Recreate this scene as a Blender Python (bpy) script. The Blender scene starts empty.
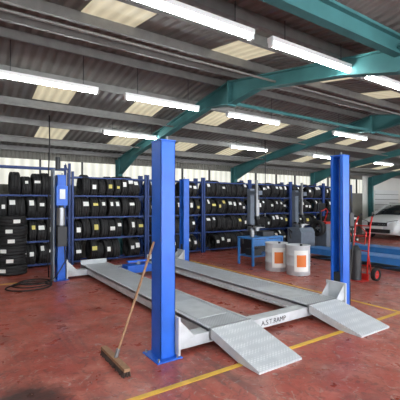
import bpy, math, random
from mathutils import Vector, Matrix
random.seed(7)
TH=math.radians(34)
sc=bpy.context.scene
sc.view_settings.view_transform='Standard'

# ---------------- materials ----------------
def srgb(r,g,b):
    f=lambda c:(c/255/12.92) if c/255<=0.04045 else ((c/255+0.055)/1.055)**2.4
    return (f(r),f(g),f(b),1)
def mat(name,col,rough=0.5,metal=0,noise=0.0,nscale=8,bump=0,bscale=60,emit=None,estr=0,spec=0.5):
    m=bpy.data.materials.new(name); m.use_nodes=True
    nt=m.node_tree; b=nt.nodes['Principled BSDF']
    b.inputs['Base Color'].default_value=col
    b.inputs['Roughness'].default_value=rough
    b.inputs['Metallic'].default_value=metal
    b.inputs['Specular IOR Level'].default_value=spec
    tc=nt.nodes.new('ShaderNodeTexCoord')
    if noise>0:
        n=nt.nodes.new('ShaderNodeTexNoise'); n.inputs['Scale'].default_value=nscale; n.inputs['Detail'].default_value=6
        nt.links.new(tc.outputs['Object'],n.inputs['Vector'])
        r=nt.nodes.new('ShaderNodeValToRGB')
        r.color_ramp.elements[0].position=0.3; r.color_ramp.elements[1].position=0.7
        r.color_ramp.elements[0].color=tuple(c*(1-noise) for c in col[:3])+(1,)
        r.color_ramp.elements[1].color=tuple(min(1,c*(1+noise)) for c in col[:3])+(1,)
        nt.links.new(n.outputs['Fac'],r.inputs['Fac']); nt.links.new(r.outputs['Color'],b.inputs['Base Color'])
    if bump>0:
        n=nt.nodes.new('ShaderNodeTexNoise'); n.inputs['Scale'].default_value=bscale
        nt.links.new(tc.outputs['Object'],n.inputs['Vector'])
        bp=nt.nodes.new('ShaderNodeBump'); bp.inputs['Strength'].default_value=bump; bp.inputs['Distance'].default_value=0.01
        nt.links.new(n.outputs['Fac'],bp.inputs['Height']); nt.links.new(bp.outputs['Normal'],b.inputs['Normal'])
    if emit:
        b.inputs['Emission Color'].default_value=emit; b.inputs['Emission Strength'].default_value=estr
    return m
M={}
M['blue']=mat('blue_paint',srgb(30,98,204),0.4,noise=0.12,nscale=5)
M['dblue']=mat('rack_blue_paint',srgb(28,58,118),0.55)
M['galv']=mat('grey_painted_steel',srgb(196,200,204),0.42,0.0,noise=0.13,nscale=6)
M['steel']=mat('bare_steel',srgb(150,152,155),0.35,0.7,noise=0.1)
M['dark']=mat('dark_metal',srgb(40,42,46),0.5)
M['black']=mat('black_plastic',srgb(22,22,24),0.6)
M['rubber']=mat('tyre_rubber',srgb(30,30,32),0.75,noise=0.2,nscale=20)
M['label']=mat('paper_label',srgb(238,238,235),0.7)
M['labely']=mat('yellow_label',srgb(215,200,110),0.7)
M['green']=mat('green_steel_paint',srgb(58,110,112),0.7,noise=0.15,nscale=3,spec=.3)
M['purlin']=mat('purlin_steel',srgb(108,108,106),0.5,0.2,noise=0.15)
M['white']=mat('white_enamel',srgb(225,228,228),0.4)
M['tube']=mat('fluorescent_tube',(1,1,1,1),0.4,emit=(0.95,1,0.98,1),estr=58)
M['red']=mat('red_paint',srgb(185,35,30),0.4)
M['orange']=mat('orange_label',srgb(225,120,50),0.5)
M['wood']=mat('broom_wood',srgb(150,115,85),0.6,noise=0.2,nscale=30)
M['bristle']=mat('broom_bristle',srgb(75,58,52),0.9,noise=0.4,nscale=80,bump=0.8)
M['chrome']=mat('chrome',srgb(190,192,195),0.2,0.9)
M['carpaint']=mat('silver_car_paint',srgb(215,217,220),0.25,0.1)
M['glass']=mat('tinted_glass',srgb(28,33,38),0.08)
M['head']=mat('headlight_lens',srgb(225,232,238),0.1)
M['yellowline']=mat('yellow_floor_paint',srgb(222,178,62),0.5,noise=0.2,nscale=9)
M['bluelift']=mat('light_blue_paint',srgb(50,120,190),0.4,noise=0.1)
M['greymachine']=mat('machine_grey_paint',srgb(105,116,130),0.45,noise=0.1)

def wallmat(name,col,scale,axis='X',dist=0.02,rough=0.6,noise=0.2,emit=None,estr=0):
    m=mat(name,col,rough,noise=noise,nscale=1.3)
    nt=m.node_tree; b=nt.nodes['Principled BSDF']
    tc=nt.nodes.new('ShaderNodeTexCoord')
    w=nt.nodes.new('ShaderNodeTexWave'); w.bands_direction=axis; w.inputs['Scale'].default_value=scale
    nt.links.new(tc.outputs['Object'],w.inputs['Vector'])
    bp=nt.nodes.new('ShaderNodeBump'); bp.inputs['Strength'].default_value=0.9; bp.inputs['Distance'].default_value=dist
    nt.links.new(w.outputs['Fac'],bp.inputs['Height']); nt.links.new(bp.outputs['Normal'],b.inputs['Normal'])
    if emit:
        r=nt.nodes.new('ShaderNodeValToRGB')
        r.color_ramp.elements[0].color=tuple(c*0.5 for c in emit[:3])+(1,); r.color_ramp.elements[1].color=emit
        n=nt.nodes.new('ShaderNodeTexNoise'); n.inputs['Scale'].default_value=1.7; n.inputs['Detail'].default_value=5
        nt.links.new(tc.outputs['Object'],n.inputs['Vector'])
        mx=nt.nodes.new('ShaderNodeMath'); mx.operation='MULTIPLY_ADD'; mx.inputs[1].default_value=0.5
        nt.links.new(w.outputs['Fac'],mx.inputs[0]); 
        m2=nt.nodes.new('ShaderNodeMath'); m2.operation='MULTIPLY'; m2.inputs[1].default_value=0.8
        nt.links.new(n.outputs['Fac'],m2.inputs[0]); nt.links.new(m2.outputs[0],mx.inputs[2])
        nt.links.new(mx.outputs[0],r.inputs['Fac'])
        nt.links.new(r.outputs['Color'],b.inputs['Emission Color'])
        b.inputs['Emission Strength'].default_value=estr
    return m
M['roof']=wallmat('roof_sheeting',srgb(108,107,104),2.1,'X',0.05)
M['clad']=wallmat('wall_cladding',srgb(118,116,108),3,'X',0.03)
M['whitewall']=mat('white_wall',srgb(228,228,223),0.7,noise=0.06,nscale=1)
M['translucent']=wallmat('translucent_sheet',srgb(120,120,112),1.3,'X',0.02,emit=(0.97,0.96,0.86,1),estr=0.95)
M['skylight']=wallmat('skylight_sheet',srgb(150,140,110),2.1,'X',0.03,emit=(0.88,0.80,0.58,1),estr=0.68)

# floor material
def floormat():
    m=bpy.data.materials.new('red_painted_concrete'); m.use_nodes=True; nt=m.node_tree; b=nt.nodes['Principled BSDF']
    tc=nt.nodes.new('ShaderNodeTexCoord')
    def noise(s,d=6,dis=0,vec=None):
        n=nt.nodes.new('ShaderNodeTexNoise'); n.inputs['Scale'].default_value=s; n.inputs['Detail'].default_value=d; n.inputs['Distortion'].default_value=dis
        n.inputs['Roughness'].default_value=.62
        nt.links.new(vec if vec else tc.outputs['Object'],n.inputs['Vector']); return n
    def ramp(src,a,b_,ca,cb):
        r=nt.nodes.new('ShaderNodeValToRGB'); r.color_ramp.elements[0].position=a; r.color_ramp.elements[1].position=b_
        r.color_ramp.elements[0].color=ca; r.color_ramp.elements[1].color=cb
        nt.links.new(src,r.inputs['Fac']); return r
    def mix(f,a,c):
        x=nt.nodes.new('ShaderNodeMix'); x.data_type='RGBA'
        nt.links.new(f,x.inputs[0]); nt.links.new(a,x.inputs[6])
        if isinstance(c,tuple): x.inputs[7].default_value=c
        else: nt.links.new(c,x.inputs[7])
        return x.outputs[2]
    base=ramp(noise(0.9).outputs['Fac'],0.3,0.7,srgb(150,64,50),srgb(182,86,70)).outputs['Color']
    K=(0,0,0,1)
    dust=ramp(noise(2.6,10,0.6).outputs['Fac'],0.47,0.66,K,(0.55,0.55,0.55,1)).outputs['Color']
    c=mix(dust,base,srgb(196,132,116))
    gr=ramp(noise(1.7,12,1.0).outputs['Fac'],0.5,0.66,K,(0.6,0.6,0.6,1)).outputs['Color']
    c=mix(gr,c,srgb(100,58,52))
    sc_=ramp(noise(11,12,1.5).outputs['Fac'],0.53,0.62,K,(0.55,0.55,0.55,1)).outputs['Color']
    c=mix(sc_,c,srgb(95,56,50))
    wn=ramp(noise(6,12,2.5).outputs['Fac'],0.58,0.64,K,(0.6,0.6,0.6,1)).outputs['Color']
    c=mix(wn,c,srgb(170,152,144))
    # drive-in tyre scuffs: noise stretched along the bays
    mq=nt.nodes.new('ShaderNodeMapping'); mq.inputs['Scale'].default_value=(5,0.45,1); nt.links.new(tc.outputs['Object'],mq.inputs['Vector'])
    ts=ramp(noise(1.2,9,0.4,mq.outputs[0]).outputs['Fac'],0.56,0.68,K,(0.5,0.5,0.5,1)).outputs['Color']
    c=mix(ts,c,srgb(88,56,52))
    mp=nt.nodes.new('ShaderNodeMapping'); mp.inputs['Location'].default_value=(-0.45,-3.15,0)
    nt.links.new(tc.outputs['Object'],mp.inputs['Vector'])
    n=noise(5,5,0.5); 
    ln=nt.nodes.new('ShaderNodeVectorMath'); ln.operation='LENGTH'; nt.links.new(mp.outputs[0],ln.inputs[0])
    ad=nt.nodes.new('ShaderNodeMath'); ad.operation='MULTIPLY_ADD'; ad.inputs[1].default_value=0.5
    nt.links.new(n.outputs['Fac'],ad.inputs[0]); nt.links.new(ln.outputs['Value'],ad.inputs[2])
    st=ramp(ad.outputs[0],0.46,0.66,(0.85,0.85,0.85,1),K).outputs['Color']
    c=mix(st,c,srgb(40,30,28))
    nt.links.new(c,b.inputs['Base Color'])
    rr=ramp(noise(3,8).outputs['Fac'],0.35,0.65,(0.24,)*3+(1,),(0.55,)*3+(1,))
    nt.links.new(rr.outputs['Color'],b.inputs['Roughness'])
    bp=nt.nodes.new('ShaderNodeBump'); bp.inputs['Strength'].default_value=0.15; bp.inputs['Distance'].default_value=0.01
    nt.links.new(noise(25).outputs['Fac'],bp.inputs['Height']); nt.links.new(bp.outputs['Normal'],b.inputs['Normal'])
    return m
M['floor']=floormat()
def treadmat(name,ca,cb):
    m=mat(name,ca,0.36,0.05,noise=0.12)
    nt=m.node_tree; b=nt.nodes['Principled BSDF']
    tc=nt.nodes.new('ShaderNodeTexCoord')
    mp=nt.nodes.new('ShaderNodeMapping'); mp.inputs['Rotation'].default_value=(0,0,math.radians(45)); nt.links.new(tc.outputs['Object'],mp.inputs['Vector'])
    v=nt.nodes.new('ShaderNodeTexVoronoi'); v.inputs['Scale'].default_value=34; v.inputs['Randomness'].default_value=0.0; nt.links.new(mp.outputs[0],v.inputs['Vector'])
    r=nt.nodes.new('ShaderNodeValToRGB'); r.color_ramp.elements[0].position=.2; r.color_ramp.elements[1].position=.45
    nt.links.new(v.outputs['Distance'],r.inputs['Fac'])
    bp=nt.nodes.new('ShaderNodeBump'); bp.inputs['Strength'].default_value=0.35; bp.inputs['Distance'].default_value=0.005; bp.invert=True
    nt.links.new(r.outputs['Color'],bp.inputs['Height']); nt.links.new(bp.outputs['Normal'],b.inputs['Normal'])
    n=nt.nodes.new('ShaderNodeTexNoise'); n.inputs['Scale'].default_value=5; n.inputs['Detail'].default_value=8
    nt.links.new(tc.outputs['Object'],n.inputs['Vector'])
    a=nt.nodes.new('ShaderNodeMath'); a.operation='MULTIPLY_ADD'; a.inputs[1].default_value=.5; nt.links.new(r.outputs['Color'],a.inputs[0]); nt.links.new(n.outputs['Fac'],a.inputs[2])
    mx=nt.nodes.new('ShaderNodeMix'); mx.data_type='RGBA'; mx.inputs[6].default_value=ca; mx.inputs[7].default_value=cb
    nt.links.new(a.outputs[0],mx.inputs[0]); nt.links.new(mx.outputs[2],b.inputs['Base Color'])
    return m
M['tread']=treadmat('tread_plate_steel',srgb(242,244,246),srgb(190,195,200))
M['deck']=treadmat('runway_deck_steel',srgb(222,225,228),srgb(172,176,182))

class MB:
    def __init__(s): s.v=[];s.f=[];s.m=[];s.mats=[];s.sm=[]
    def mi(s,m):
        if m not in s.mats: s.mats.append(m)
        return s.mats.index(m)
    def add(s,vs,fs,m,smooth=False):
        o=len(s.v); k=s.mi(m); s.v.extend(vs)
        for f in fs: s.f.append(tuple(i+o for i in f)); s.m.append(k); s.sm.append(smooth)
    def box(s,x0,x1,y0,y1,z0,z1,m,mt=None):
        vs=[Vector((x,y,z)) for z in(z0,z1) for y in(y0,y1) for x in(x0,x1)]
        if mt: vs=[mt@p for p in vs]
        s.add([tuple(p) for p in vs],[(0,2,3,1),(4,5,7,6),(0,1,5,4),(2,6,7,3),(0,4,6,2),(1,3,7,5)],m)
    def cyl(s,p0,p1,r,m,n=16,r1=None,caps=True,smooth=True):
        p0=Vector(p0);p1=Vector(p1);d=(p1-p0).normalized()
        a=d.orthogonal().normalized();b=d.cross(a); r1=r if r1 is None else r1
        vs=[]
        for p,rr in((p0,r),(p1,r1)):
            for i in range(n):
                t=2*math.pi*i/n; vs.append(tuple(p+a*rr*math.cos(t)+b*rr*math.sin(t)))
        s.add(vs,[(i,(i+1)%n,n+(i+1)%n,n+i) for i in range(n)],m,smooth)
        if caps: s.add(vs,[tuple(range(n-1,-1,-1)),tuple(range(n,2*n))],m)
    def path(s,pts,r,m,n=8):
        pts=[Vector(p) for p in pts]; rings=[]; up=None
        for i,p in enumerate(pts):
            d=(pts[min(i+1,len(pts)-1)]-pts[max(i-1,0)]).normalized()
            if up is None: up=d.orthogonal().normalized()
            up=(up-d*up.dot(d)).normalized(); b=d.cross(up)
            rings.append([tuple(p+up*r*math.cos(2*math.pi*k/n)+b*r*math.sin(2*math.pi*k/n)) for k in range(n)])
        vs=[q for R in rings for q in R]; fs=[]
        for i in range(len(pts)-1):
            for k in range(n): fs.append((i*n+k,i*n+(k+1)%n,(i+1)*n+(k+1)%n,(i+1)*n+k))
        fs.append(tuple(range(n-1,-1,-1))); fs.append(tuple((len(pts)-1)*n+k for k in range(n)))
        s.add(vs,fs,m,True)
    def revolve(s,prof,c,axis,m,n=24,closed=False):
        c=Vector(c);d=Vector(axis).normalized();a=d.orthogonal().normalized();b=d.cross(a);k=len(prof);vs=[]
        for i in range(n):
            t=2*math.pi*i/n; e=a*math.cos(t)+b*math.sin(t)
            for r,h in prof: vs.append(tuple(c+e*r+d*h))
        fs=[]
        for i in range(n):
            for j in range(k if closed else k-1):
                fs.append((i*k+j,((i+1)%n)*k+j,((i+1)%n)*k+(j+1)%k,i*k+(j+1)%k))
        s.add(vs,fs,m,True)
    def prism(s,poly,axis,a0,a1,m):
        def P(p,a):
            if axis=='x': return (a,p[0],p[1])
            if axis=='y': return (p[0],a,p[1])
            return (p[0],p[1],a)
        n=len(poly); vs=[P(p,a0) for p in poly]+[P(p,a1) for p in poly]
        s.add(vs,[(i,(i+1)%n,n+(i+1)%n,n+i) for i in range(n)]+[tuple(range(n-1,-1,-1)),tuple(range(n,2*n))],m)
    def obj(s,name,parent=None,bevel=0,fix=True):
        me=bpy.data.meshes.new(name); me.from_pydata(s.v,[],s.f)
        for m in s.mats: me.materials.append(m)
        me.polygons.foreach_set('material_index',s.m); me.polygons.foreach_set('use_smooth',s.sm)
        me.update()
        if fix:
            import bmesh
            bm=bmesh.new(); bm.from_mesh(me); bmesh.ops.recalc_face_normals(bm,faces=bm.faces); bm.to_mesh(me); bm.free()
        o=bpy.data.objects.new(name,me); bpy.context.collection.objects.link(o)
        if parent: o.parent=parent
        if bevel:
            b=o.modifiers.new('b','BEVEL'); b.width=bevel; b.segments=2; b.limit_method='ANGLE'
        return o
def empty(name,loc=(0,0,0)):
    e=bpy.data.objects.new(name,None); e.location=loc; e.empty_display_size=0.1; bpy.context.collection.objects.link(e); return e

TP=[(.19,-.075),(.215,-.1),(.25,-.108),(.275,-.1),(.288,-.085),(.29,-.05),(.282,-.045),(.282,-.035),(.29,-.03),(.29,.03),(.282,.035),(.282,.045),(.29,.05),(.288,.085),(.275,.1),(.25,.108),(.215,.1),(.19,.075)]
def tyre(mb,c,axis,R=.29,w=1.0,n=22,rim=False):
    k=R/.29
    mb.revolve([(r*k,h*w) for r,h in TP],c,axis,M['rubber'],n,closed=True)
    if rim:
        mb.revolve([(0.0,.05*w),(.05,.055*w),(.09,.03*w),(.15,.05*w),(.19*k,.075*w)],c,axis,M['chrome'],n)

# ---------------- room ----------------
U0,U1,V0,V1=-5.0,24.0,-4.0,10.75
def roofz(v):
    if v>=2.1: return 3.95-0.155*abs(v-5.1)
    return 3.95-0.155*abs(v+0.9)
b=MB(); b.box(U0-.2,U1+.2,V0-.2,V1+.2,-.2,0,M['floor']); fl=b.obj('floor',fix=False)
b=MB()
b.box(0.0,7.6,2.71,2.77,0.0,0.004,M['yellowline'])
b.box(5.36,5.42,2.77,9.3,0.0,0.004,M['yellowline'])
b.box(-1,1.0,8.0,8.06,0.0,0.004,M['yellowline'])
b.box(7.6,7.66,-2,2.77,0.0,0.004,M['yellowline'])
b.obj('floor_line_marking',fl)
b=MB()
H=roofz(V1)
b.box(U0,17.4,V1,V1+.12,0,2.1,M['clad']); b.box(U0,17.4,V1,V1+.12,2.80,H+.1,M['clad'])
b.box(17.4,U1,V1,V1+.12,0,H+.1,M['whitewall'])
b.obj('wall_back')
b=MB(); b.box(U0,17.4,V1+.02,V1+.1,2.1,2.80,M['translucent'])
u=U0
while u<17.4:
    b.box(u-.02,u+.02,V1-.05,V1+.02,2.1,2.80,M['dark']); u+=1.15
b.obj('window_1')
b=MB(); b.box(U0-.12,U0,V0,V1+.12,0,4.0,M['clad']); b.obj('wall_left')
b=MB(); b.box(U1,U1+.12,V0,V1+.12,0,4.0,M['whitewall']); b.obj('wall_right')
b=MB()
xs=[U0,-4.0,3.2,4.2,11.2,12.2,19.5,U1]
for i in range(len(xs)-1):
    if i%2==0: b.box(xs[i],xs[i+1],V0-.12,V0,0,3.6,M['clad'])
    else: b.box(xs[i],xs[i+1],V0-.12,V0,3.2,3.6,M['clad'])
b.obj('wall_front')
b=MB(); pv=[V0-.12,-0.9,2.1,5.1,V1+.12]
poly=[(v,roofz(v)) for v in pv]+[(v,roofz(v)+.06) for v in reversed(pv)]
b.prism(poly,'x',U0-.1,U1+.1,M['roof']); ce=b.obj('ceiling')
b=MB()
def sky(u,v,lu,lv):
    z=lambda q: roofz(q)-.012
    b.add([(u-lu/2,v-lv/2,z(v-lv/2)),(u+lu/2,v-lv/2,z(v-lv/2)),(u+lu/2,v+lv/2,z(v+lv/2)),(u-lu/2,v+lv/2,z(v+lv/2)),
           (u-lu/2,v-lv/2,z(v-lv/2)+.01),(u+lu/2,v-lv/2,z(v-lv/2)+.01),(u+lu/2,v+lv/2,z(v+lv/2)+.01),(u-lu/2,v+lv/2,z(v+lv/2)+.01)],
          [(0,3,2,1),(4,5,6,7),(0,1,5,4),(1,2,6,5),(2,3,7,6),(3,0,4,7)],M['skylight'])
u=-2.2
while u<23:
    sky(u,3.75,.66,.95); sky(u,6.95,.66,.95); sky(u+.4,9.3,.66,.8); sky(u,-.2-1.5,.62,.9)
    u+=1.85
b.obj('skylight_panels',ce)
b=MB()
for v in [-3.2,-2.2,-1.2,-.6,.4,1.4,2.8,3.25,4.2,4.85,5.35,6.35,7.5,8.5,9.8,10.5]:
    z=roofz(v)-.01
    b.box(U0,U1,v-.025,v+.025,z-.01,z,M['purlin']); b.box(U0,U1,v-.03,v-.024,z-.12,z-.01,M['purlin']); b.box(U0,U1,v-.03,v+.02,z-.126,z-.12,M['purlin'])
b.obj('roof_purlins',ce)
FR=[-.45,4.13,8.7,13.3,17.9,22.5]
def ibeam(b,u,pts,d,w=.15):
    n=len(pts)
    for i in range(n-1):
        (va,za),(vb,zb)=pts[i],pts[i+1]; da,db=d[i],d[i+1]
        b.prism([(va,za),(vb,zb),(vb,zb-db),(va,za-da)],'x',u-.012,u+.012,M['green'])
        b.prism([(va,za),(vb,zb),(vb,zb-.02),(va,za-.02)],'x',u-w/2,u+w/2,M['green'])
        b.prism([(va,za-da+.02),(vb,zb-db+.02),(vb,zb-db),(va,za-da)],'x',u-w/2,u+w/2,M['green'])
for i,u in enumerate(FR):
    b=MB(); off=.14
    r=lambda v: roofz(v)-off
    ibeam(b,u,[(2.1,r(2.1)),(2.8,r(2.8)),(4.4,r(4.4)),(5.1,r(5.1)),(5.8,r(5.8)),(9.3,r(9.3)),(10.5,r(10.5))],[.28,.22,.22,.42,.22,.22,.5])
    ibeam(b,u,[(2.1,r(2.1)),(1.4,r(1.4)),(-.2,r(-.2)),(-.9,r(-.9)),(-1.6,r(-1.6)),(-3.85,r(-3.85))],[.28,.22,.22,.4,.22,.4])
    b.box(u-.09,u+.09,5.08,5.12,r(5.1)-.45,r(5.1),M['green'])
    b.box(u-.075,u+.075,10.48,10.5,0,r(10.5),M['green']); b.box(u-.075,u+.075,10.68,10.7,0,r(10.7),M['green']); b.box(u-.01,u+.01,10.5,10.68,0,r(10.6),M['green'])
    b.box(u-.075,u+.075,-3.96,-3.94,0,r(-3.9),M['green']); b.box(u-.075,u+.075,-3.78,-3.76,0,r(-3.8),M['green']); b.box(u-.01,u+.01,-3.95,-3.77,0,r(-3.8),M['green'])
    if i in(2,3,4,5): 
        b.box(u-.075,u+.075,2.0,2.02,0,r(2.1),M['green']); b.box(u-.075,u+.075,2.18,2.2,0,r(2.1),M['green']); b.box(u-.01,u+.01,2.01,2.19,0,r(2.1),M['green'])
    b.obj('portal_frame',ce)
b=MB()
z=roofz(2.1)-.02
b.box(U0,U1,2.04,2.16,z-.03,z,M['green']); b.box(U0,U1,2.09,2.11,z-.2,z-.02,M['green']); b.box(U0,U1,2.05,2.15,z-.21,z-.19,M['green'])
b.obj('valley_beam',ce)
b=MB(); b.cyl((4.13,5.1,3.42),(U1,5.1,3.42),.035,M['green'],10); b.obj('ridge_tie_tube',ce)

def fluo(u,v,z=3.32,L=1.45):
    b=MB()
    b.box(u-L/2,u+L/2,v-.04,v+.04,z+.03,z+.08,M['white'])
    b.box(u-L/2,u-L/2+.03,v-.03,v+.03,z-.02,z+.03,M['white']); b.box(u+L/2-.03,u+L/2,v-.03,v+.03,z-.02,z+.03,M['white'])
    b.cyl((u-L/2+.03,v,z),(u+L/2-.03,v,z),.018,M['tube'],10)
    for s in(-.5,.5): b.cyl((u+s,v,z+.08),(u+s,v,roofz(v)),.006,M['dark'],6)
    b.obj('fluorescent_light')
for u in(-1.8,.1,1.75,3.45,5.15,8.0,11.3): fluo(u,2.72,3.27)
for u in(-.9,1.1,3.0,5.13,8.5,12.2,16): fluo(u,5.58,3.33)
for u in(-.2,3.48,7.2,10.8,14.5,18.5): fluo(u,8.05,3.2)
for u in(0,4,8,12): fluo(u,-1.2,3.3)
b=MB()
for v,z in((4.0,3.5),(7.2,3.36),(9.0,3.1)): b.cyl((U0,v,z),(U1,v,z),.018,M['purlin'],8)
b.obj('ceiling_conduit',ce)

# ---------------- four post lift ----------------
lift=empty('four_post_car_lift',(3.3,5.6,0))
def lb(b,name,bev=0):
    o=b.obj(name,None,bev); o.parent=lift; o.matrix_parent_inverse=Matrix.Translation((-3.3,-5.6,0)); return o
PL,PR,PF,PB=1.80,4.84,3.36,7.9
def post(name,u,v,s,h=2.24):
    b=MB(); a=.085; d=.105
    x=lambda q:u+s*q
    def bx(q0,q1,y0,y1,z0,z1,m): b.box(min(x(q0),x(q1)),max(x(q0),x(q1)),y0,y1,z0,z1,m)
    bx(-a,-a+.012,v-d,v+d,0.01,h,M['blue'])
    for t in(-1,1):
        y=sorted((v+t*d,v+t*(d-.012))); bx(-a,a,y[0],y[1],0.01,h,M['blue'])
        y=sorted((v+t*d,v+t*(d-.045))); bx(a-.012,a,y[0],y[1],0.01,h,M['blue'])
    bx(-a-.005,a+.005,v-d-.005,v+d+.005,h,h+.015,M['blue'])
    bx(-a-.07,a+.05,v-d-.07,v+d+.07,0,.014,M['blue'])
    for t in(-1,1):
        b.cyl((x(-a-.04),v+t*(d+.04),.014),(x(-a-.04),v+t*(d+.04),.04),.012,M['steel'],6)
        b.cyl((x(a),v+t*(d+.04),.014),(x(a),v+t*(d+.04),.04),.012,M['steel'],6)
    bx(-a+.03,-a+.05,v-.04,v+.04,.02,h-.03,M['steel'])
    b.cyl((x(.02),v-.04,.1),(x(.02),v-.04,h),.007,M['dark'],6)
    b.cyl((x(.02),v-.04,h+.015),(x(.02),v-.04,h+.06),.012,M['steel'],8)
    bx(-a+.055,a-.015,v-.07,v+.07,.04,.55,M['dark'])
    lb(b,name,.003)
post('post_front_left',PL,PF,1); post('post_front_right',PR,PF,-1,2.31); post('post_rear_left',PL,PB,1,2.17); post('post_rear_right',PR,PB,-1,2.2)
for nm,v in(('crossbeam_front',PF),('crossbeam_rear',PB)):
    b=MB()
    b.box(1.87,4.77,v-.085,v+.085,.05,.17,M['galv'])
    for u,s in((1.9,1),(4.74,-1)):
        b.box(u-.012,u+.012,v-.17,v+.17,.03,.42,M['galv'])
        b.prism([(u,.17),(u,.40),(u+s*.22,.17)],'y',v-.14,v-.125,M['galv'])
        b.prism([(u,.17),(u,.40),(u+s*.22,.17)],'y',v+.125,v+.14,M['galv'])
    lb(b,nm,.004)
for i,(ua,ub) in enumerate(((2.33,2.93),(3.98,4.6))):
    b=MB(); va,vb=PF-.085,8.3
    b.box(ua,ub,va,vb,.17,.20,M['deck'])
    b.box(ua,ua+.03,va,vb,.07,.215,M['galv']); b.box(ub-.03,ub,va,vb,.07,.215,M['galv'])
    v=va+.6
    while v<vb: b.box(ua+.03,ub-.03,v,v+.03,.08,.17,M['galv']); v+=.8
    b.box(ua,ub,vb-.02,vb,.2,.30,M['galv'])
    q=ub if i==0 else ua-.03
    b.box(q,q+.03,va+.1,vb-.1,.08,.11,M['galv'])
    b.box(ua+.08,ub-.08,va+.35,va+1.15,.2,.206,M['galv'])
    lb(b,'runway_%d'%(i+1),.003)
    b=MB(); r0=PF-.1; r1=2.48
    b.prism([(r0,.212),(r0,.19),(r1,.0),(r1,.022)],'x',ua+.01,ub-.0,M['tread'])
    b.prism([(r0,.19),(r0,.10),(r1+.3,.0),(r1,.0)],'x',ua+.01,ua+.025,M['galv'])
    b.prism([(r0,.19),(r0,.10),(r1+.3,.0),(r1,.0)],'x',ub-.015,ub,M['galv'])
    b.cyl((ua,r0,.2),(ub,r0,.2),.018,M['steel'],10)
    lb(b,'ramp_%d'%(i+1))
b=MB(); v=7.45
b.box(2.96,3.95,v-.13,v-.06,.10,.18,M['blue']); b.box(2.96,3.95,v+.06,v+.13,.10,.18,M['blue'])
b.box(3.05,3.65,v-.17,v+.17,.08,.24,M['blue']); b.cyl((3.35,v,.24),(3.35,v,.31),.06,M['steel'])
b.box(3.1,3.6,v-.05,v+.05,.29,.33,M['blue'])
for u in(2.97,3.92): b.cyl((u,v-.16,.14),(u,v+.16,.14),.03,M['steel'],12)
lb(b,'jacking_beam',.004)
cu=bpy.data.curves.new('lift_lettering','FONT'); cu.body='A.S.T.RAMP'; cu.size=.088; cu.extrude=.001
t=bpy.data.objects.new('lift_lettering',cu); bpy.context.collection.objects.link(t); cu.materials.append(M['dark'])
t.parent=lift; t.location=(3.12-3.3,PF-.088-5.6,.08); t.rotation_euler=(math.radians(90),0,0)
b=MB(); u,v=PL-.02,PB-.11
b.box(u-.12,u+.10,v-.16,v,1.55,1.95,M['blue']); b.box(u-.06,u+.05,v-.17,v-.16,1.68,1.88,M['white'])
b.cyl((u-.02,v-.1,1.15),(u-.02,v-.1,1.5),.085,M['steel'],20); b.cyl((u-.02,v-.1,1.5),(u-.02,v-.1,1.55),.05,M['dark'])
b.box(u-.1,u+.08,v-.19,v,.72,1.12,M['dark']); b.cyl((u-.02,v-.1,1.12),(u-.02,v-.1,1.15),.09,M['dark'])
b.path([(u+.05,v-.1,.75),(u+.06,v-.12,.4),(u-.1,v-.15,.15),(u-.25,v-.2,.03)],.012,M['black'])
b.box(u-.16,u-.13,v-.05,v+.2,.02,2.3,M['greymachine'])
b.cyl((u-.05,v+.05,2.3),(u-.05,v+.05,2.55),.05,M['dark'],12)
lb(b,'power_unit',.004)
b=MB(); u,v=PR+.085,PF
b.box(u,u+.05,v-.09,v-.0,.05,2.2,M['black'])
b.path([(u+.06,v-.06,1.9),(u+.1,v-.08,1.5),(u+.12,v-.08,1.0),(u+.1,v-.06,.6),(u+.04,v-.06,.3)],.014,M['black'])
b.box(u+.0,u+.1,v-.12,v-.02,1.25,1.45,M['dark'])
lb(b,'air_control',.003)

b=MB()
pts=[]
for i in range(90):
    t=i/89; a=t*math.pi*6
    pts.append((1.1+.42*math.cos(a)*(1-.35*t)+.2*t,7.4+.4*math.sin(a)*(1-.3*t)+.25*t,.014+.012*(i//15)))
pts.append((1.5,7.72,.03))
b.path(pts,.013,M['black'],6); b.obj('air_hose')
b=MB(); 
u,v=1.62,8.15; zt=roofz(v)-.01
b.path([(u,v,zt),(u+.01,v,2.9),(u-.01,v,2.3),(u,v,1.2),(u+.02,v,.8),(u-.02,v,.4),(u,v,.02)],.013,M['black'],6); b.obj('hanging_air_line')
b=MB(); u,v=7.55,7.75; zt=roofz(v)-.01
b.path([(u,v,zt),(u+.01,v,2.9),(u,v,1.3)],.014,M['black'],6); b.revolve([(0,0),(.02,0),(.02,-.1),(0,-.1)],(u,v,1.3),(0,0,1),M['steel'],10); b.obj('hanging_air_line')

# ---------------- broom ----------------
b=MB()
b.box(1.27,1.33,3.12,3.76,.05,.08,M['wood'])
for i in range(32):
    for j in range(3):
        y=3.13+i*.02; x=1.277+j*.023
        b.cyl((x,y,.051),(x+random.uniform(-.01,.01)+(j-1)*.008,y+random.uniform(-.01,.01),.001),.008,M['bristle'],5,r1=.010)
b.cyl((1.305,3.42,.075),(1.33,3.415,.16),.02,M['steel'],12)
b.cyl((1.31,3.42,.09),(1.697,3.37,1.20),.0125,M['wood'],12)
b.obj('push_broom')

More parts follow.
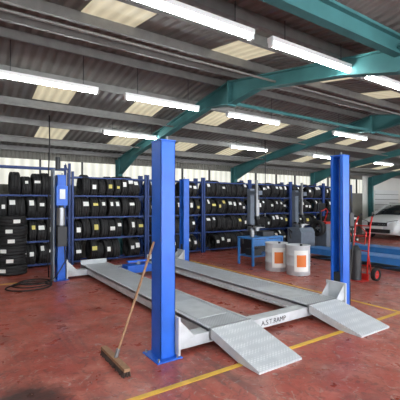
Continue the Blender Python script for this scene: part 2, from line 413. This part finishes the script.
# ---------------- tyre racks ----------------
RF,RB=9.56,10.06
LV=[.10,.67,1.24,1.81]
def rack(ua,ub,top=2.42):
    root=empty('tyre_rack',(ua,RF,0))
    def L(b,n,bev=0,fix=True):
        o=b.obj(n,None,bev,fix); o.parent=root; o.matrix_parent_inverse=Matrix.Translation((-ua,-RF,0)); return o
    b=MB()
    for u in(ua+.03,ub-.03):
        for v in(RF+.03,RB-.03):
            b.box(u-.028,u+.028,v-.03,v+.03,0,top,M['dblue'])
        z=.3
        k=0
        while z<top-.3:
            v0,v1=(RF+.05,RB-.05) if k%2==0 else (RB-.05,RF+.05)
            b.cyl((u,v0,z),(u,v1,z+.35),.012,M['dblue'],6); z+=.5;k+=1
    for z in LV+[top-.12]:
        for v in(RF+.06,RB-.06): b.box(ua+.05,ub-.05,v-.02,v+.02,z-.045,z-.005,M['dblue'])
    L(b,'rack_frame')
    b=MB(); vc=(RF+RB)/2
    for z in LV:
        u=ua+.18
        while u<ub-.17:
            w=random.uniform(.8,1.15)
            if random.random()>.05:
                R=random.choice([.255,.27,.28,.29,.3,.3])
                dy=random.uniform(-.02,.02)
                cz=z+math.sqrt(max(R*R-.165**2,.01))
                tilt=random.uniform(-.05,.05)
                tyre(b,(u,vc+dy,cz),(1,random.uniform(-.06,.06),tilt),R,w*.93)
                if random.random()<.78:
                    a0=random.uniform(-.2,.45); da=random.uniform(.22,.5); hw=random.uniform(.035,.075)
                    vs=[];n=4
                    for q in range(n+1):
                        t=a0+da*q/n; rr=R+.008
                        for sx in(-hw,hw): vs.append((u+sx,vc+dy-rr*math.cos(t),cz+rr*math.sin(t)))
                    b.add(vs,[(2*q,2*q+1,2*q+3,2*q+2) for q in range(n)],M['label'] if random.random()<.88 else M['labely'])
            u+=.212*w+.008
    L(b,'tyres',fix=False)
u=.5
widths=[1.95,2.15,2.0,2.0,2.1,2.0,2.0]
for w in widths:
    rack(u,u+w-.02,2.62 if u<1 else 2.42); u+=w
def stack(u,v,n,name='tyre_stack'):
    b=MB(); z=.11
    for i in range(n):
        tyre(b,(u+random.uniform(-.02,.02),v+random.uniform(-.02,.02),z),(0,0,1),random.choice([.29,.3,.31]),1.0)
        b.box(-.07,.07,-.325,-.318,-.04,.04,M['label'],Matrix.Translation((u,v,z))@Matrix.Rotation(random.uniform(-.9,.2),4,'Z'))
        z+=.217
    b.obj(name,fix=False)
stack(1.05,9.15,6); stack(.42,9.1,5); stack(12.1,8.9,5); stack(12.8,8.8,4); stack(13.5,8.9,5)

def drum(u,v):
    b=MB(); R=.26;h=.66
    prof=[(0,0),(R-.01,0),(R,.015),(R,.2),(R+.012,.215),(R,.23),(R,.43),(R+.012,.445),(R,.46),(R,h-.02),(R+.012,h),(R-.008,h),(R-.012,h-.03),(0,h-.035)]
    b.revolve(prof,(u,v,0),(0,0,1),M['galv'],32)
    for a0,a1,z0,z1,m in((3.55,4.75,.10,.56,'label'),(3.75,4.5,.2,.46,'orange')):
        rr=R+(.014 if m=='label' else .017);vs=[];n=8
        for q in range(n+1):
            t=a0+(a1-a0)*q/n
            vs+= [(u+rr*math.cos(t),v+rr*math.sin(t),z0),(u+rr*math.cos(t),v+rr*math.sin(t),z1)]
        b.add(vs,[(2*q,2*q+2,2*q+3,2*q+1) for q in range(n)],M[m],True)
    b.cyl((u+.1,v,h-.035),(u+.1,v,h+.01),.03,M['dark'],12)
    b.obj('oil_drum',fix=False)
drum(6.33,6.12); drum(6.38,5.5)

b=MB(); u0,u1,v0,v1=6.15,7.25,6.75,7.35
b.box(u0,u1,v0,v1,.68,.72,M['bluelift']); 
for u in(u0+.03,u1-.03):
    for v in(v0+.03,v1-.03): b.box(u-.025,u+.025,v-.025,v+.025,0,.68,M['bluelift'])
b.box(u0+.03,u1-.03,v0+.03,v1-.03,.22,.25,M['bluelift']); b.box(u0+.05,u1-.05,v0+.04,v0+.06,.5,.66,M['bluelift'])
b.box(u0+.55,u0+.95,v0+.2,v0+.45,.72,.84,M['dark']); b.cyl((u0+.25,v0+.3,.72),(u0+.25,v0+.3,.9),.06,M['steel']); b.box(u0+.1,u0+.4,v0+.1,v0+.4,.25,.42,M['dark'])
b.obj('workbench',bevel=.004)

def changer(u,v,body='greymachine'):
    b=MB()
    b.prism([(v-.3,0),(v+.3,0),(v+.3,.75),(v-.2,.75),(v-.3,.6)],'x',u-.35,u+.35,M[body])
    b.cyl((u,v-.02,.75),(u,v-.02,.85),.1,M['steel']); b.cyl((u,v-.02,.85),(u,v-.02,.88),.26,M['steel'],28)
    for k in range(4):
        a=k*math.pi/2+.4; b.box(.17,.28,-.03,.03,0,.06,M['dark'],Matrix.Translation((u,v-.02,.88))@Matrix.Rotation(a,4,'Z'))
    b.box(u+.05,u+.22,v+.3,v+.46,0,2.05,M['greymachine'])
    b.box(u+.03,u+.2,v-.08,v+.44,1.85,1.98,M['greymachine'])
    b.box(u-.03,u+.03,v-.06,v,1.15,2.3,M['steel']); b.box(u-.05,u+.05,v-.09,v+.02,1.1,1.2,M['dark'])
    b.box(u+.22,u+.42,v+.28,v+.44,1.3,2.1,M['dark']); b.cyl((u+.3,v+.25,1.1),(u+.3,v+.25,1.7),.06,M['steel'])
    b.path([(u-.36,v+.1,.6),(u-.5,v+.1,.7),(u-.52,v,.4)],.03,M['dark'])
    for k in range(4): b.box(u-.25+k*.13,u-.17+k*.13,v-.4,v-.28,.05,.08,M['dark'])
    b.obj('tyre_changer',bevel=.008)
changer(7.6,8.2,'dark'); changer(9.9,8.4,'greymachine')
def balancer(u,v):
    b=MB()
    b.box(u-.3,u+.3,v-.25,v+.25,0,.85,M['greymachine']); b.box(u-.35,u+.35,v-.28,v+.28,.85,.92,M['red'])
    b.cyl((u-.3,v,.7),(u-.55,v,.7),.03,M['steel']); tyre(b,(u-.45,v,.7),(1,0,0),.29,1,24,rim=True)
    b.box(u-.03,u+.03,v+.2,v+.26,.92,1.35,M['dark']); b.box(u-.2,u+.2,v+.17,v+.25,1.3,1.6,M['dark'])
    b.box(u-.17,u+.17,v+.162,v+.17,1.33,1.57,M['glass'])
    b.path([(u+.2,v+.2,.92),(u+.25,v+.1,1.3),(u-.1,v-.1,1.4),(u-.45,v-.15,1.3)],.02,M['red'])
    b.obj('wheel_balancer',bevel=.008)
balancer(11.25,8.4)

SU,SV=10.0,5.4
root=empty('scissor_car_lift',(SU,SV,0))
for i,(ua,ub) in enumerate(((8.5,9.1),(10.2,10.8))):
    b=MB(); va,vb=3.1,7.1
    b.box(ua,ub,va,vb,.14,.30,M['bluelift']); b.box(ua+.04,ub-.04,va+.02,vb-.02,.30,.306,M['bluelift'])
    b.box(ua-.02,ub+.02,va,vb,.28,.30,M['bluelift'])
    b.box(ua+.05,ub-.05,va+.2,vb-.2,0,.05,M['dark'])
    for (p,q) in((va+.4,va+1.7),(va+2.2,va+3.5)):
        for uu in(ua+.08,ub-.12):
            b.prism([(p,.03),(p+.08,.03),(q,.2),(q-.08,.2)],'x',uu,uu+.03,M['bluelift'])
            b.prism([(q,.03),(q-.08,.03),(p,.2),(p+.08,.2)],'x',uu-.035,uu-.005,M['bluelift'])
    b.prism([(va,.30),(va,.26),(va-.6,0),(va-.6,.02)],'x',ua,ub,M['bluelift'])
    b.prism([(vb,.30),(vb,.26),(vb+.5,0),(vb+.5,.02)],'x',ua,ub,M['bluelift'])
    o=b.obj('platform_%d'%(i+1)); o.parent=root; o.matrix_parent_inverse=Matrix.Translation((-SU,-SV,0))

b=MB(); u,v=6.95,4.4
for s in(-.17,.17):
    b.path([(u+.05,v+s,.12),(u+.1,v+s,.6),(u+.18,v+s,1.15),(u+.28,v+s*.9,1.32)],.017,M['red'])
    tyre(b,(u+.2,v+s*1.6,.13),(0,1,0),.13,.45,20); b.cyl((u+.2,v+s*1.6-.02,.13),(u+.2,v+s*1.6+.02,.13),.085,M['red'],16)
    b.path([(u+.2,v+s,.13),(u+.12,v+s,.5)],.012,M['red'])
    b.cyl((u+.27,v+s*.9,1.31),(u+.36,v+s*.8,1.36),.022,M['black'],10)
b.cyl((u+.2,v-.3,.13),(u+.2,v+.3,.13),.012,M['steel'],8)
for z,x in((.3,.07),(.6,.1),(.9,.145),(1.12,.175)): b.cyl((u+x,v-.17,z),(u+x,v+.17,z),.013,M['red'],8)
b.box(u-.2,u+.08,v-.2,v+.2,.0,.012,M['red']); b.box(u+.03,u+.06,v-.2,v+.2,.0,.14,M['red'])
b.cyl((u-.07,v,.013),(u-.07,v,.62),.105,M['dark'],20); b.cyl((u-.07,v,.62),(u-.07,v,.72),.105,M['dark'],20,r1=.04)
b.path([(u-.02,v+.18,1.0),(u-.05,v+.05,.8),(u,v-.15,.75),(u,v-.19,1.0),(u+.1,v,1.1)],.012,M['red'])
b.obj('hand_truck')

# ---------------- car ----------------
CU,CV=15.3,8.75
car=empty('car',(CU,CV,0))
def cadd(b,n,bev=0,fix=True):
    o=b.obj(n,None,bev,fix); o.parent=car; return o
def loft(b,secs,m):
    n=len(secs[0]); vs=[p for s in secs for p in s]; fs=[]
    for i in range(len(secs)-1):
        for j in range(n): fs.append((i*n+j,i*n+(j+1)%n,(i+1)*n+(j+1)%n,(i+1)*n+j))
    fs.append(tuple(range(n))); fs.append(tuple((len(secs)-1)*n+j for j in range(n)))
    b.add(vs,fs,m,True)
b=MB(); secs=[]
for x,zb,zt,hw in((0,.3,.70,.66),(.06,.24,.82,.78),(.25,.22,.93,.86),(.7,.22,1.0,.9),(1.2,.22,1.06,.91),(2.5,.22,1.07,.92),(3.7,.22,1.07,.91),(4.2,.25,1.03,.86),(4.35,.32,.9,.74)):
    half=[(.0,zt+.02),(.5*hw,zt+.015),(.85*hw,zt-.03),(.98*hw,zt-.14),(hw,.62),(.98*hw,.4),(.93*hw,zb),(0,zb)]
    secs.append([(x,y,z) for y,z in half]+[(x,-y,z) for y,z in reversed(half[1:-1])])
loft(b,secs,M['carpaint']); cadd(b,'body')
b=MB(); secs=[]
for x,zt,h0,h1 in((1.1,1.08,.80,.78),(1.5,1.32,.82,.70),(1.9,1.50,.83,.64),(2.3,1.55,.84,.63),(3.3,1.54,.84,.62),(3.9,1.47,.82,.6),(4.15,1.1,.8,.74)):
    half=[(0,zt),(h1*.8,zt-.01),(h1,zt-.06),(h0,1.02),(0,1.0)]
    secs.append([(x,y,z) for y,z in half]+[(x,-y,z) for y,z in reversed(half[1:-1])])
loft(b,secs,M['glass']); cadd(b,'windows')
b=MB()
for s in(-1,1):
    b.path([(1.05,s*.8,1.07),(1.5,s*.72,1.29),(1.88,s*.655,1.47),(2.3,s*.635,1.52),(3.3,s*.63,1.51),(3.9,s*.61,1.43),(4.15,s*.76,1.1)],.032,M['carpaint'])
    b.path([(2.55,s*.84,1.05),(2.6,s*.64,1.5)],.03,M['carpaint'])
    b.box(1.4,1.52,s*.99-.09,s*.99+.09,1.02,1.16,M['carpaint'])
b.prism([(1.95,1.515),(2.35,1.565),(3.3,1.555),(3.85,1.49),(3.85,1.46),(1.95,1.49)],'y',-.58,.58,M['carpaint'])
b.path([(2.1,-.6,1.6),(3.5,-.6,1.59)],.015,M['dark']); b.path([(2.1,.6,1.6),(3.5,.6,1.59)],.015,M['dark'])
cadd(b,'roof_and_pillars',.01)
b=MB()
b.box(-.03,.06,-.42,.42,.60,.75,M['black']); b.box(-.045,-.03,-.4,.4,.66,.69,M['chrome']); b.box(-.04,.05,-.55,.55,.30,.46,M['black'])
b.box(-.05,-.03,-.26,.26,.47,.58,M['label'])
b.cyl((-.05,0,.69),(-.03,0,.69),.07,M['chrome'],16)
for s in(-1,1):
    b.add([(-.01,s*.44,.62),(-.01,s*.44,.77),(.12,s*.80,.84),(.14,s*.82,.68),(.1,s*.44,.62),(.1,s*.44,.8),(.3,s*.80,.86),(.3,s*.8,.68)],[(0,1,2,3),(4,5,6,7),(0,4,5,1),(1,5,6,2),(2,6,7,3),(3,7,4,0)],M['head'])
    b.cyl((-.02,s*.64,.4),(.04,s*.64,.4),.06,M['head'],14)
    b.path([(-.02,s*.43,.6),(-.02,s*.43,.78),(.1,s*.83,.87)],.012,M['black'],6)
cadd(b,'grille_and_lamps')
b=MB()
for x in(.85,3.5):
    for s in(-1,1):
        tyre(b,(x,s*.82,.32),(0,s,0),.32,1.0,26,rim=True)
        b.cyl((x,s*.80,.33),(x,s*.915,.33),.37,M['black'],26)
        for k in range(5):
            a=k*2*math.pi/5; b.box(.02,.2,-.025,.025,.09,.105,M['chrome'],Matrix.Translation((x,s*.83,.32))@Matrix.Rotation(-s*math.pi/2,4,'X')@Matrix.Rotation(a,4,'Z'))
cadd(b,'wheels',fix=False)

b=MB(); b.box(18.5,20.9,V1-.04,V1-.005,0,2.3,M['white'])
for k in range(8): b.box(18.5,20.9,V1-.05,V1-.04,.28*k+.1,.28*k+.12,M['dark'])
b.obj('door_1')

w=bpy.data.worlds.new('World'); sc.world=w; w.use_nodes=True
bg=w.node_tree.nodes['Background']; bg.inputs[0].default_value=(0.93,0.96,1,1); bg.inputs[1].default_value=8.5
cd=bpy.data.cameras.new('Camera'); cam=bpy.data.objects.new('Camera',cd); bpy.context.collection.objects.link(cam)
cd.sensor_width=36; cd.lens=36*.9; cd.clip_start=.05
cam.location=(0,0,1.6); cam.rotation_euler=(math.radians(90.48),0,-TH)
sc.camera=cam
